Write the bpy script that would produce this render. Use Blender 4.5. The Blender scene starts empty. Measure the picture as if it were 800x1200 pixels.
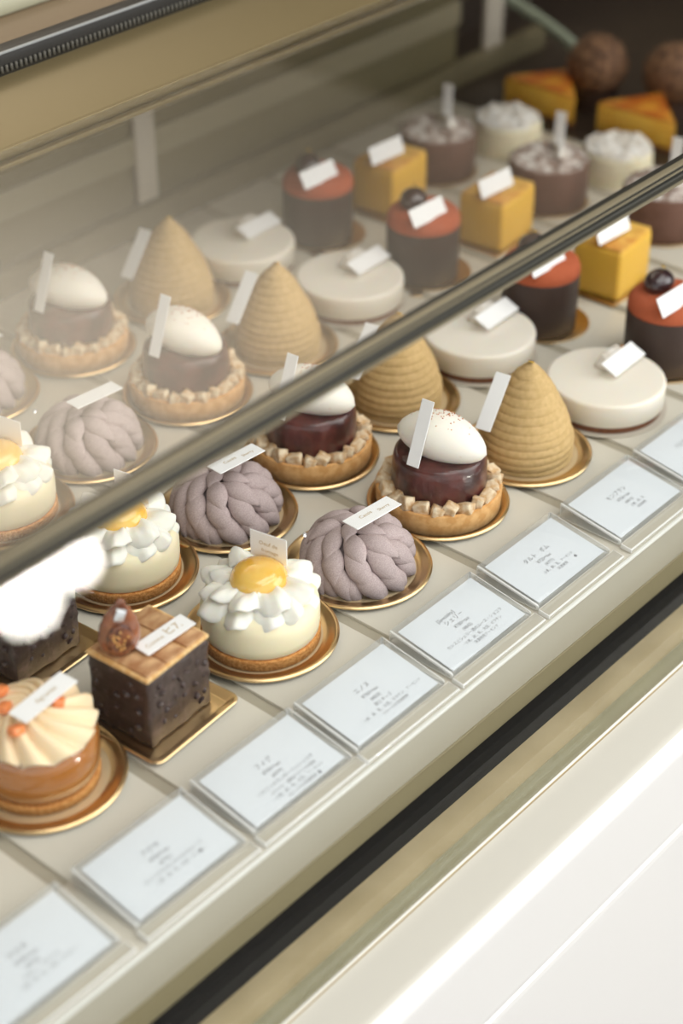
import bpy, bmesh, math, random
from mathutils import Vector, Matrix, noise
sc = bpy.context.scene
COL = sc.collection
PI = math.pi
rng = random.Random(7)

# ------------------------------------------------------------------ materials
def lin(c):
    c = c / 255.0
    return c / 12.92 if c <= 0.04045 else ((c + 0.055) / 1.055) ** 2.4
def rgb(r, g, b): return (lin(r), lin(g), lin(b), 1.0)

def mat(name, c, rough=0.5, metal=0.0, sss=0.0, sssr=(1, .6, .35), coat=0.0, spec=0.5, c2=None, scale=200, lo=.4, hi=.6,
        bump=0.0, bscale=400, detail=3, emit=None, mapping=None):
    m = bpy.data.materials.new(name); m.use_nodes = True
    nt = m.node_tree; N = nt.nodes; L = nt.links
    b = N['Principled BSDF']
    b.inputs['Base Color'].default_value = rgb(*c)
    b.inputs['Roughness'].default_value = rough
    b.inputs['Metallic'].default_value = metal
    b.inputs['Specular IOR Level'].default_value = spec
    b.inputs['Coat Weight'].default_value = coat
    b.inputs['Coat Roughness'].default_value = 0.06
    if sss:
        b.inputs['Subsurface Weight'].default_value = sss
        b.inputs['Subsurface Radius'].default_value = sssr
        b.inputs['Subsurface Scale'].default_value = 0.004
    tc = N.new('ShaderNodeTexCoord')
    vec = tc.outputs['Object']
    if mapping:
        mp = N.new('ShaderNodeMapping'); mp.inputs['Scale'].default_value = mapping
        L.new(vec, mp.inputs['Vector']); vec = mp.outputs['Vector']
    if c2:
        n = N.new('ShaderNodeTexNoise'); n.inputs['Scale'].default_value = scale; n.inputs['Detail'].default_value = detail
        L.new(vec, n.inputs['Vector'])
        r = N.new('ShaderNodeValToRGB')
        r.color_ramp.elements[0].position = lo; r.color_ramp.elements[0].color = rgb(*c)
        r.color_ramp.elements[1].position = hi; r.color_ramp.elements[1].color = rgb(*c2)
        L.new(n.outputs['Fac'], r.inputs['Fac']); L.new(r.outputs['Color'], b.inputs['Base Color'])
    if bump:
        n2 = N.new('ShaderNodeTexNoise'); n2.inputs['Scale'].default_value = bscale; n2.inputs['Detail'].default_value = 3
        L.new(vec, n2.inputs['Vector'])
        bp = N.new('ShaderNodeBump'); bp.inputs['Strength'].default_value = bump; bp.inputs['Distance'].default_value = 0.001
        L.new(n2.outputs['Fac'], bp.inputs['Height']); L.new(bp.outputs['Normal'], b.inputs['Normal'])
    if emit:
        b.inputs['Emission Color'].default_value = rgb(*c); b.inputs['Emission Strength'].default_value = emit
    return m

def glass(name, tint=(255, 255, 255), f0=0.04, milk=0.0, milkc=(235, 238, 238), rough=0.0):
    """clear pane: see-through with a Schlick reflection, optionally a little frosting"""
    m = bpy.data.materials.new(name); m.use_nodes = True
    nt = m.node_tree; N = nt.nodes; L = nt.links
    N.remove(N['Principled BSDF'])
    out = N['Material Output']
    tr = N.new('ShaderNodeBsdfTransparent'); tr.inputs['Color'].default_value = rgb(*tint)
    gl = N.new('ShaderNodeBsdfGlossy'); gl.inputs['Roughness'].default_value = rough
    gl.inputs['Color'].default_value = (1, 1, 1, 1)
    g = N.new('ShaderNodeNewGeometry')
    d = N.new('ShaderNodeVectorMath'); d.operation = 'DOT_PRODUCT'
    L.new(g.outputs['Incoming'], d.inputs[0]); L.new(g.outputs['Normal'], d.inputs[1])
    a = N.new('ShaderNodeMath'); a.operation = 'ABSOLUTE'; L.new(d.outputs['Value'], a.inputs[0])
    s = N.new('ShaderNodeMath'); s.operation = 'SUBTRACT'; s.inputs[0].default_value = 1; L.new(a.outputs[0], s.inputs[1])
    p = N.new('ShaderNodeMath'); p.operation = 'POWER'; p.inputs[1].default_value = 5; L.new(s.outputs[0], p.inputs[0])
    q = N.new('ShaderNodeMath'); q.operation = 'MULTIPLY_ADD'; q.inputs[1].default_value = 1 - f0; q.inputs[2].default_value = f0
    L.new(p.outputs[0], q.inputs[0])
    base = tr.outputs[0]
    if milk:
        df = N.new('ShaderNodeBsdfDiffuse'); df.inputs['Color'].default_value = rgb(*milkc)
        mm = N.new('ShaderNodeMixShader'); mm.inputs[0].default_value = milk
        L.new(base, mm.inputs[1]); L.new(df.outputs[0], mm.inputs[2]); base = mm.outputs[0]
    mx = N.new('ShaderNodeMixShader')
    L.new(q.outputs[0], mx.inputs[0]); L.new(base, mx.inputs[1]); L.new(gl.outputs[0], mx.inputs[2])
    L.new(mx.outputs[0], out.inputs['Surface'])
    return m

M = {}
M['gold'] = mat('gold_foil', (238, 204, 152), .28, 1.0, bump=.05, bscale=60)
M['gold_center'] = mat('gold_foil_center', (240, 218, 178), .5, .75)
M['card'] = mat('card_stock', (252, 252, 252), .55)
M['print_gold'] = mat('gold_print', (190, 165, 120), .5)
M['print_grey'] = mat('grey_print', (126, 128, 134), .7)
M['paper'] = mat('sign_paper', (240, 244, 248), .6)
M['lav'] = mat('lavender_velvet', (176, 158, 157), .85, c2=(196, 180, 179), scale=1400, lo=.35, hi=.65, bump=.12, bscale=1500, spec=.15)
M['tart'] = mat('tart_crust', (214, 160, 98), .75, c2=(232, 184, 124), scale=160, bump=.25, bscale=900, spec=.25)
M['biscuit'] = mat('biscuit', (190, 124, 62), .8, c2=(222, 162, 96), scale=600, bump=.5, bscale=1200, spec=.25)
M['crumb'] = mat('cookie_crumb', (206, 166, 118), .8, c2=(240, 222, 192), scale=180, lo=.38, hi=.62, bump=.5, bscale=900, spec=.25)
M['redchoc'] = mat('glazed_red_chocolate', (58, 30, 28), .32, c2=(104, 52, 46), scale=70, lo=.35, hi=.75, coat=.5, bump=.4, bscale=180)
M['quen'] = mat('quenelle_cream', (247, 241, 230), .5, sss=.3, c2=(198, 140, 98), scale=520, lo=.69, hi=.76, detail=4)
M['cinn'] = mat('cinnamon_dust', (206, 140, 98), .9)
M['cream'] = mat('whipped_cream', (252, 247, 235), .5, sss=.35, bump=.1, bscale=300)
M['mousse'] = mat('pale_mousse', (255, 240, 206), .42, sss=.4)
M['yolk'] = mat('apricot_jelly', (244, 186, 72), .12, sss=.4, sssr=(1, .7, .2), coat=.8, c2=(250, 206, 108), scale=40)
M['mont'] = mat('chestnut_paste', (200, 168, 114), .72, c2=(210, 178, 126), scale=300, bump=.2, bscale=1400, spec=.25)
M['goldleaf'] = mat('gold_leaf', (250, 210, 110), .25, 1.0)
M['silver'] = mat('silver_leaf', (240, 242, 246), .22, .7)
M['disc'] = mat('ivory_mousse', (243, 236, 223), .5, sss=.3, spec=.3)
M['brown'] = mat('cocoa_biscuit', (112, 68, 44), .8, c2=(140, 88, 58), scale=500, bump=.4, bscale=900)
M['darkchoc'] = mat('dark_chocolate', (62, 46, 40), .5, bump=.1, bscale=200, spec=.4)
M['redvel'] = mat('red_brown_velvet', (176, 90, 60), .85, c2=(188, 100, 68), scale=900, bump=.2, bscale=1500, spec=.2)
M['berry'] = mat('dark_berry', (52, 30, 36), .15, coat=1.0)
M['yellow'] = mat('yellow_pudding', (236, 186, 72), .45, sss=.25, sssr=(1, .7, .2), spec=.4)
M['baked'] = mat('baked_top', (214, 148, 64), .55, c2=(236, 188, 92), scale=60, spec=.4)
M['pinkcrumb'] = mat('pink_crumb', (212, 140, 118), .8, c2=(238, 200, 180), scale=300)
M['choc'] = mat('milk_chocolate', (106, 76, 64), .6, c2=(118, 86, 74), scale=60, spec=.35)
M['powder'] = mat('powdered_top', (150, 124, 112), .9, c2=(238, 232, 226), scale=110, lo=.38, hi=.62, bump=.6, bscale=300, spec=.2)
M['whitecream'] = mat('white_cake', (246, 236, 206), .6, sss=.25)
M['snow'] = mat('snow_sugar', (226, 218, 206), .9, c2=(252, 250, 246), scale=120, bump=.5, bscale=300, spec=.2)
M['cheese'] = mat('cheese_body', (246, 196, 82), .55, sss=.2, sssr=(1, .7, .2), c2=(236, 180, 66), scale=60)
M['cheesetop'] = mat('cheese_browned', (196, 104, 28), .4, c2=(240, 180, 62), scale=36, lo=.42, hi=.66, coat=.3)
M['nutball'] = mat('nut_ball', (88, 60, 42), .75, c2=(142, 106, 76), scale=140, lo=.4, hi=.62, bump=.8, bscale=260)
M['figchoc'] = mat('nutty_chocolate', (60, 44, 40), .42, c2=(92, 74, 72), scale=150, lo=.56, hi=.72, coat=.25, bump=.7, bscale=170)
M['nut'] = mat('chocolate_nut', (96, 80, 80), .35, coat=.4)
M['wafer'] = mat('caramelized_cake', (172, 120, 78), .6, c2=(222, 182, 136), scale=95, lo=.38, hi=.66, bump=.4, bscale=500, mapping=(.6, 1.4, 1))
M['crust'] = mat('cake_crust', (222, 172, 106), .7, c2=(238, 202, 146), scale=220, bump=.4, bscale=700)
M['fig'] = mat('fig_skin', (126, 74, 52), .22, sss=.2, coat=.8, c2=(168, 104, 70), scale=90)
M['figflesh'] = mat('fig_flesh', (84, 44, 34), .25, coat=.6, c2=(150, 90, 56), scale=220, bump=.5, bscale=500)
M['seed'] = mat('fig_seed', (222, 168, 98), .4)
M['caramel'] = mat('caramel_glaze', (176, 112, 52), .1, coat=1.0, sss=.15)
M['swirl'] = mat('caramel_cream', (247, 222, 184), .5, sss=.3, sssr=(1, .7, .4))
M['peel'] = mat('orange_peel', (240, 142, 82), .3, coat=.4, sss=.2)
M['tray'] = mat('display_tray', (212, 206, 192), .3, spec=.5, coat=.2)
M['deck'] = mat('shelf_deck', (176, 168, 150), .4)
M['face'] = mat('shelf_front', (172, 166, 150), .38)
M['edge'] = mat('shelf_edge', (236, 236, 230), .3)
M['olive'] = mat('olive_channel', (128, 118, 88), .5)
M['rubber'] = mat('black_rubber', (12, 12, 11), .8, spec=.1)
M['stone'] = mat('beige_stone', (178, 160, 122), .45, c2=(196, 178, 140), scale=26, detail=6, lo=.35, hi=.7)
M['white'] = mat('white_paint', (231, 231, 230), .5)
M['ivory'] = mat('shaded_white_paint', (205, 203, 193), .45)  # same white paint, toned down for the less lit ledge
M['steel'] = mat('bronze_steel', (132, 118, 84), .35, .35, bump=.03, bscale=30, mapping=(.2, 6, 6))
M['door'] = mat('rear_panel', (126, 118, 90), .3, .2, c2=(132, 124, 98), scale=6)
M['kick'] = mat('dim_ledge', (112, 104, 80), .4)
M['pale_streak'] = mat('streak_and_board_grey', (196, 188, 174), .4)  # grey of the reflected door streaks, also used for cake boards
M['railstrip'] = mat('rail_strip', (150, 142, 118), .35)
M['blackrail'] = mat('black_rail', (28, 28, 28), .35)
M['bead'] = mat('grey_bead', (88, 86, 78), .5)
M['highlight_line'] = mat('highlight_grey', (158, 162, 164), .35)
M['woodband'] = mat('taupe_counter', (134, 116, 92), .5)
M['sage'] = mat('sage_board', (184, 184, 160), .6)
M['railbeige'] = mat('rail_beige', (138, 130, 108), .35, .3)
M['raildark'] = mat('rail_dark', (34, 34, 30), .4)
M['railgrey'] = mat('rail_grey', (78, 78, 72), .35, .2)
M['glass'] = glass('case_glass', (254, 255, 255), f0=.012)
M['topglass'] = glass('top_glass', (252, 252, 251))
M['acryl'] = glass('clear_acrylic', (252, 253, 254), milk=.17)
M['frost'] = glass('acrylic_edge', (246, 248, 248), milk=.8, milkc=(248, 248, 246))
M['glassedge'] = glass('polished_glass_edge', (240, 244, 240), milk=.16, milkc=(212, 202, 176))
M['lip'] = glass('acrylic_lip', (244, 244, 240), milk=.42, milkc=(236, 230, 216))
M['glint'] = mat('pale_green_glint', (150, 160, 142), .35)  # colour of the reflected arc behind the nut ball
M['darkwood'] = mat('dark_brown_panel', (44, 34, 26), .5, c2=(52, 42, 32), scale=5)
M['plaster'] = mat('warm_plaster', (222, 214, 200), .8)
M['floor'] = mat('dark_floor', (48, 42, 36), .6, c2=(56, 49, 42), scale=3)
M['lampglow'] = mat('glowing_globe', (255, 250, 240), .4, emit=120)
M['lampmetal'] = mat('lamp_metal', (60, 58, 54), .4, .8)

# ------------------------------------------------------------------ mesh helpers
def me_obj(name, verts, faces, m, parent=None, smooth=True, loc=None, rot=None, mats=None, fm=None, angle=None):
    me = bpy.data.meshes.new(name)
    me.from_pydata([tuple(v) for v in verts], [], faces)
    bm = bmesh.new(); bm.from_mesh(me)
    bmesh.ops.recalc_face_normals(bm, faces=bm.faces)
    bm.to_mesh(me); bm.free()
    for mm in (mats or [m]): me.materials.append(mm)
    if fm:
        for i, k in enumerate(fm): me.polygons[i].material_index = k
    if smooth: me.polygons.foreach_set('use_smooth', [True] * len(me.polygons))
    me.update()
    o = bpy.data.objects.new(name, me); COL.objects.link(o)
    if angle is not None: sharp(me, angle)
    if parent: o.parent = parent
    if loc is not None: o.location = loc
    if rot is not None: o.rotation_euler = rot
    return o

def sharp(me, deg):
    bm = bmesh.new(); bm.from_mesh(me)
    for e in bm.edges:
        if len(e.link_faces) == 2 and e.calc_face_angle(0) > math.radians(deg): e.smooth = False
    bm.to_mesh(me); bm.free()

def lathe_data(prof, n=48, rfun=None):
    """prof: list of (r, z); rfun(theta, k, r, z) -> (r, z) to ruffle"""
    V, F, rings = [], [], []
    for k, (r, z) in enumerate(prof):
        if r < 1e-7:
            V.append((0, 0, z)); rings.append([len(V) - 1])
        else:
            s = len(V)
            for i in range(n):
                t = 2 * PI * i / n
                rr, zz = rfun(t, k, r, z) if rfun else (r, z)
                V.append((rr * math.cos(t), rr * math.sin(t), zz))
            rings.append(list(range(s, s + n)))
    for a, b in zip(rings, rings[1:]):
        if len(a) == 1 and len(b) == 1: continue
        for i in range(n):
            j = (i + 1) % n
            if len(a) == 1: F.append((a[0], b[i], b[j]))
            elif len(b) == 1: F.append((a[i], b[0], a[j]))
            else: F.append((a[i], b[i], b[j], a[j]))
    return V, F

def lathe(name, prof, m, parent=None, n=48, rfun=None, angle=50, **k):
    V, F = lathe_data(prof, n, rfun)
    return me_obj(name, V, F, m, parent, angle=angle, **k)

def puck(r0, r1, z0, z1, bev=.002, seg=4, bot=.0006):
    """profile of a cylinder with a rounded upper rim"""
    p = [(0, z0), (r0 - bot, z0), (r0, z0 + bot)]
    for i in range(seg + 1):
        a = PI / 2 * i / seg
        p.append((r1 - bev + bev * math.cos(a), z1 - bev + bev * math.sin(a)))
    p.append((0, z1)); return p

def rbox_data(sx, sy, sz, bev=.001, seg=2):
    bm = bmesh.new(); bmesh.ops.create_cube(bm, size=1)
    for v in bm.verts: v.co = Vector((v.co.x * sx, v.co.y * sy, v.co.z * sz))
    if bev: bmesh.ops.bevel(bm, geom=list(bm.edges), offset=bev, segments=seg, profile=.5, affect='EDGES')
    bm.verts.ensure_lookup_table()
    V = [tuple(v.co) for v in bm.verts]; F = [tuple(v.index for v in f.verts) for f in bm.faces]
    bm.free(); return V, F

def rbox(name, sx, sy, sz, m, parent=None, loc=(0, 0, 0), rot=None, bev=.001, seg=2, base=True):
    V, F = rbox_data(sx, sy, sz, bev, seg)
    if base: V = [(x, y, z + sz / 2) for x, y, z in V]
    return me_obj(name, V, F, m, parent, loc=loc, rot=rot, angle=40)

def bar_x(name, x0, x1, y0, y1, z0, z1, m, parent=None, bev=.001, seg=2):
    return rbox(name, x1 - x0, y1 - y0, z1 - z0, m, parent, loc=((x0 + x1) / 2, (y0 + y1) / 2, z0), bev=bev, seg=seg)

def extrude_x(name, prof, x0, x1, m, parent=None, loc=(0, 0, 0)):
    """closed yz outline extruded along x"""
    n = len(prof)
    V = [(x0, y, z) for y, z in prof] + [(x1, y, z) for y, z in prof]
    F = [tuple(range(n)), tuple(range(2 * n - 1, n - 1, -1))]
    for i in range(n):
        j = (i + 1) % n; F.append((i, j, n + j, n + i))
    return me_obj(name, V, F, m, parent, smooth=False, loc=loc)

def tube_data(pts, rad, n=10):
    V, F = [], []
    for i, p in enumerate(pts):
        p = Vector(p); a = Vector(pts[max(i - 1, 0)]); b = Vector(pts[min(i + 1, len(pts) - 1)])
        t = (b - a).normalized(); u = t.orthogonal().normalized() if abs(t.z) > .95 else t.cross(Vector((0, 0, 1))).normalized()
        w = t.cross(u)
        r = rad(i) if callable(rad) else rad
        for k in range(n):
            q = 2 * PI * k / n; V.append(tuple(p + (u * math.cos(q) + w * math.sin(q)) * r))
    for i in range(len(pts) - 1):
        for k in range(n):
            j = (k + 1) % n; F.append((i * n + k, i * n + j, (i + 1) * n + j, (i + 1) * n + k))
    F.append(tuple(range(n - 1, -1, -1))); F.append(tuple(range((len(pts) - 1) * n, len(pts) * n)))
    return V, F

def text_obj(name, s, size, m, parent, loc, rot=(0, 0, 0), align='CENTER'):
    cu = bpy.data.curves.new('t', 'FONT'); cu.body = s; cu.size = size; cu.align_x = align; cu.align_y = 'CENTER'
    cu.resolution_u = 2
    to = bpy.data.objects.new('t', cu); COL.objects.link(to)
    bpy.context.view_layer.update()
    dg = bpy.context.evaluated_depsgraph_get()
    me = bpy.data.meshes.new_from_object(to.evaluated_get(dg)); me.name = name
    bpy.data.objects.remove(to); bpy.data.curves.remove(cu)
    me.materials.clear(); me.materials.append(m)
    o = bpy.data.objects.new(name, me); COL.objects.link(o)
    o.parent = parent; o.location = loc; o.rotation_euler = rot
    return o

def tag(o, label=None, cat=None, group=None, kind=None):
    if label: o['label'] = label
    if cat: o['category'] = cat
    if group: o['group'] = group
    if kind: o['kind'] = kind
    return o
def thing(name, label, cat, loc=(0, 0, 0), rz=0, group=None):
    o = bpy.data.objects.new(name, None); COL.objects.link(o); o.empty_display_size = .01
    o.location = loc; o.rotation_euler = (0, 0, rz)
    return tag(o, label, cat, group)
def struct(o): o['kind'] = 'structure'; return o
def kids(o): return [c for c in bpy.data.objects if c.parent == o]
def dup(root, loc, rz, label, scale=1.0):
    r = root.copy(); COL.objects.link(r); r.location = loc; r.rotation_euler = (0, 0, rz); r['label'] = label
    r.scale = (scale,) * 3
    for ch in kids(root):
        c = ch.copy(); COL.objects.link(c); c.parent = r
        for g in kids(ch):
            d = g.copy(); COL.objects.link(d); d.parent = c
    return r
def R(d): return math.radians(d)

# ------------------------------------------------------------------ camera
f, cpos = 2100.3, Vector((-0.44615, -0.60608, 0.69894))
yaw, pit = R(40.8287), R(34.9661)
fw = Vector((math.cos(yaw) * math.cos(pit), math.sin(yaw) * math.cos(pit), -math.sin(pit)))
cam = bpy.data.objects.new('camera', bpy.data.cameras.new('camera')); COL.objects.link(cam)
cam.location = cpos; cam.rotation_euler = fw.to_track_quat('-Z', 'Y').to_euler()
cam.data.sensor_fit = 'VERTICAL'; cam.data.sensor_height = 36; cam.data.lens = f * 36 / 1200
cam.data.clip_start = .02
cam.data.dof.use_dof = True; cam.data.dof.focus_distance = 1.14; cam.data.dof.aperture_fstop = 3.6
sc.camera = cam

# ------------------------------------------------------------------ the case and the room
X0, X1 = -.62, 1.16
struct(bar_x('trim_1', X0, 1.5, -.127, .50, -.06, -.002, M['deck'], bev=0)).name = 'shelf_deck'
seams = [-.134, -.044, .0435, .1305, .2235, .322, .415, .502, .590, .676, .765, .850, .935]
signx = [-.0511, .0409, .1284, .2137, .3013, .3891, .4819, .570]
NAMES = ['an empty far left part', 'the caramel dome cake', 'the fig cubes', 'the egg-like cream cakes', 'the lavender domes', 'the quenelle tarts',
         'the chestnut cones', 'the ivory disc cakes', 'the red velvet cylinders', 'the yellow cubes', 'the chocolate drums',
         'the white sugared cakes', 'the cheesecake wedges', 'the nut balls at the dark end']
for i in range(len(seams) - 1):
    a, b = seams[i] + .0045, seams[i + 1] - .0045
    t = rbox('display_tray', b - a, .455 + .0655, .004, M['tray'], loc=((a + b) / 2, (.455 - .0655) / 2, -.004), bev=.0006)
    tag(t, 'long pale glossy shelf panel under ' + NAMES[i], 'shelf panel', 'pale shelf panels')
s = struct(bar_x('shelf_edge', X0, 1.5, -.130, -.0655, -.004, -.0005, M['tray'], bev=.0004)); s.name = 'front_strip'
struct(bar_x('shelf_edge', X0, 1.5, -.1312, -.1290, -.0022, .0002, M['edge'], bev=.0004))  # near-white strip paints the highlight along the shelf's front edge
struct(bar_x('shelf_front', X0, 1.5, -.1305, -.1265, -.0345, -.0022, M['face'], bev=.0004))
struct(bar_x('shelf_front_moulding', X0, 1.5, -.1312, -.1265, -.0375, -.0345, M['olive'], bev=.0006))
struct(bar_x('channel', X0, 1.5, -.128, -.115, -.0585, -.0375, M['olive'], bev=0))
struct(bar_x('rubber_seal', X0, 1.5, -.1345, -.122, -.084, -.0585, M['rubber'], bev=.001))
struct(bar_x('stone_ledge', X0, 1.8, -.1700, -.1340, -.11, -.0800, M['stone'], bev=.0004))
# counter front: white paint, shade coloured into the flat top; rounded nose, front with moulded panel lines
def arc(cy, cz, r, a0, a1, n=6): return [(cy + r * math.cos(R(a0 + (a1 - a0) * i / n)), cz + r * math.sin(R(a0 + (a1 - a0) * i / n))) for i in range(n + 1)]
prof = [(-.1705, -.081)] + arc(-.199, -.093, .012, 90, 180, 12) + [(-.211, -.0965), (-.211, -.1630), (-.211, -.1665), (-.2100, -.1680)] + arc(-.2104, -.1705, .0018, 90, 270, 8) \
     + [(-.2098, -.1735), (-.2106, -.1752), (-.2106, -.180), (-.2106, -.86), (-.19, -.86), (-.19, -.125), (-.1705, -.125)]
o = extrude_x('counter_front', prof, X0 - .6, 1.9, M['white']); struct(o)
me = o.data; me.materials.append(M['ivory'])
for p in me.polygons:
    if p.normal.z > .9 and p.center.z > -.09: p.material_index = 1
me.polygons.foreach_set('use_smooth', [True] * len(me.polygons)); sharp(me, 35)

# rear counter above the back of the case
hc = thing('rear_counter', 'bronze steel counter along the back of the case with a black beaded rail', 'counter', (0, 0, 0))
bar_x('counter_top', X0, .98, .226, .50, .241, .25, M['steel'], hc, bev=.0015)
bar_x('front_lip', X0, .98, .2242, .2265, .2440, .2503, M['steel'], hc, bev=.0006)
bar_x('taupe_inlay', X0, .98, .3335, .498, .2495, .2515, M['woodband'], hc, bev=.0004)
bar_x('glass_rest', X0, .98, .2205, .2265, .2392, .2420, M['steel'], hc, bev=.0004)
rl = bar_x('black_rail', X0, .98, .3185, .3335, .249, .2655, M['blackrail'], hc, bev=.0008)
bar_x('rail_highlight', X0, .98, .3175, .3195, .2648, .2664, M['highlight_line'], rl, bev=.0004)  # pale strip paints the highlight on the rail's top edge
V, F = [], []
for i in range(230):
    v, fcs = rbox_data(.0024, .0024, .0052, .0006, 1)
    b0 = len(V); cx = .02 + i * .0042
    V += [(x + cx, y + .3182, z + .2545) for x, y, z in v]; F += [tuple(j + b0 for j in q) for q in fcs]
bd = me_obj('bead_strip', V, F, M['bead'], rl); bd['kind'] = 'stuff'
for c in kids(rl): c.location = c.location - rl.location
bd_o = rbox('sage_board', .6, .10, .012, M['sage'], loc=(.45, .452, .2517), bev=.003)
tag(bd_o, 'pale sage green board lying on the counter behind the black rail', 'board')
# rear doors of the case
rd = thing('rear_door', 'grey olive rear door panel of the case below the bronze counter', 'door', (0, .47, 0))
def rbar(name, x0, x1, y0, y1, z0, z1, m, bev=.001): return bar_x(name, x0, x1, y0 - .47, y1 - .47, z0, z1, m, rd, bev)
rbar('door_panel', X0, .98, .470, .485, -.003, .241, M['door'])
rbar('bottom_rail', X0, 1.12, .456, .4695, -.003, .022, M['kick'])
rbar('pale_streak', .524, .547, .464, .4695, .023, .235, M['pale_streak'])  # streak reflected in the door, built as a pale strip
rbar('pale_streak', 1.022, 1.052, .464, .4695, .0, .12, M['pale_streak'])  # second reflected streak, built as a pale strip too
rbar('rail', X0, .98, .466, .4695, .060, .085, M['railstrip'])
# dark far end
struct(bar_x('wall_right', 1.52, 1.56, -.10, 1.2, -.06, .12, M['darkwood'], bev=0)).name = 'end_panel'
struct(bar_x('trim_9', .9370, 1.52, -.0655, .95, -.0035, -.0002, M['darkwood'], bev=0)).name = 'end_deck'
struct(bar_x('trim_9', 1.00, 1.52, .55, .58, -.06, .10, M['darkwood'], bev=0)).name = 'end_rear_panel'
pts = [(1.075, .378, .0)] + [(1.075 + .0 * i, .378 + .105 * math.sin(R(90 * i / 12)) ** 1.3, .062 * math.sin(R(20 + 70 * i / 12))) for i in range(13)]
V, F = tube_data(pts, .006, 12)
tag(me_obj('bent_glint', V, F, M['glint']), 'pale green bent pipe curving up behind the far nut ball', 'glint')  # pale arc of reflection, built as a bent tube

# front glass, top glass, rail
gl = thing('front_glass', 'large clear leaning front glass pane of the pastry case', 'glass pane', (0, 0, 0))
extrude_x('glass_sheet', [(-.1688, -.0765), (-.1573, -.0765), (-.0965, .2395), (-.1045, .2395)], X0, 1.5, M['glass'], gl)
bar_x('polished_edge', X0, 1.5, -.1690, -.1575, -.0795, -.0768, M['glassedge'], gl, bev=.0008)
bar_x('bright_corner', X0, 1.5, -.1700, -.1690, -.0800, -.0780, M['edge'], gl, bev=.0003)
gt = extrude_x('top_glass', [(-.0955, .2420), (.2236, .2424), (.2236, .2500), (-.0955, .2500)], X0, 1.5, M['topglass'])
tag(gt, 'clear horizontal top glass of the pastry case behind the slim dark rail', 'glass pane')
fr = thing('glass_rail', 'slim striped dark metal rail joining front and top glass', 'rail', (0, -.10, .2395))
def rr(name, y0, y1, z0, z1, m, bev=.0004): return bar_x(name, X0, 1.5, y0 + .10, y1 + .10, z0 - .2395, z1 - .2395, m, fr, bev)
rr('rail_core', -.1035, -.0960, .2376, .2520, M['raildark'])
rr('upper_lip', -.1050, -.1005, .2512, .2524, M['railbeige'])
rr('middle_bead', -.1046, -.1005, .2474, .2486, M['railbeige'])
rr('grey_band', -.1044, -.1005, .2434, .2446, M['railgrey'])
rr('lower_lip', -.1054, -.1005, .2392, .2404, M['railbeige'])

# room
struct(bar_x('floor', -4, 5, -5, 4, -.95, -.86, M['floor'], bev=0))
struct(bar_x('ceiling', -4, 3.05, -1.2, 4, 1.62, 1.7, M['plaster'], bev=0))
struct(bar_x('ceiling_dark', 3.05, 5, -1.2, 4, 1.60, 1.7, M['darkwood'], bev=0))
struct(bar_x('wall_back', -4, 5, 3.2, 3.3, -.86, 1.62, M['plaster'], bev=0))
struct(bar_x('wall_side', 4.2, 4.3, -5, 3.2, -.86, 1.62, M['darkwood'], bev=0))
# two-globe floor lamp on the customers' side
lp = thing('globe_lamp', 'floor lamp with two glowing white globes mirrored in the front glass', 'lamp', (.93, -1.70, -.86))
V, F = tube_data([(0, 0, .02), (0, 0, .36)], .012, 10); me_obj('stem', V, F, M['lampmetal'], lp)
lathe('foot', puck(.11, .11, 0, .02, .006), M['lampmetal'], lp)
def sph(r, n=20): return [(r * math.sin(PI * i / n) if 0 < i < n else 0, -r * math.cos(PI * i / n)) for i in range(n + 1)]
LAMPS = [((.866, -1.743, -.375), .060), ((.948, -1.705, -.350), .046)]
for (gx, gy, gz), r in LAMPS:
    lathe('globe', sph(r), M['lampglow'], lp, n=32, loc=(gx - .93, gy + 1.70, gz + .86))
V, F = tube_data([(-.056, -.043, .47), (-.03, -.02, .38), (0, 0, .355), (.03, 0, .38), (.053, -.005, .47)], .006, 8); me_obj('arm', V, F, M['lampmetal'], lp)

# ------------------------------------------------------------------ plates
def make_plate(r=.0488):
    t = thing('gold_plate', '', 'plate', group='round gold cake plates')
    k = r / .0488
    lathe('plate_rim', [(.0375 * k, .0003), (.0375 * k, .0012), (.0405 * k, .0013), (.043 * k, .0020), (.0455 * k, .0040), (.0468 * k, .0047), (.0480 * k, .0046), (.0488 * k, .0036),
                    (.0486 * k, .0028), (.0474 * k, .0026), (.0450 * k, .0014), (.042 * k, .0002)], M['gold'], t, n=72)
    lathe('plate_center', [(0, .0), (.0405 * k, .0), (.0405 * k, .0010), (.0380 * k, .0013), (0, .0013)], M['gold_center'], t, n=48)
    return t
_plates = {}
def plate(x, y, label, r=.0488, rz=0):
    r = round(r, 4)
    if r not in _plates:
        t = make_plate(r); _plates[r] = t; t.location = (x, y, 0); t['label'] = label; return t
    return dup(_plates[r], (x, y, 0), rz, label)

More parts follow.
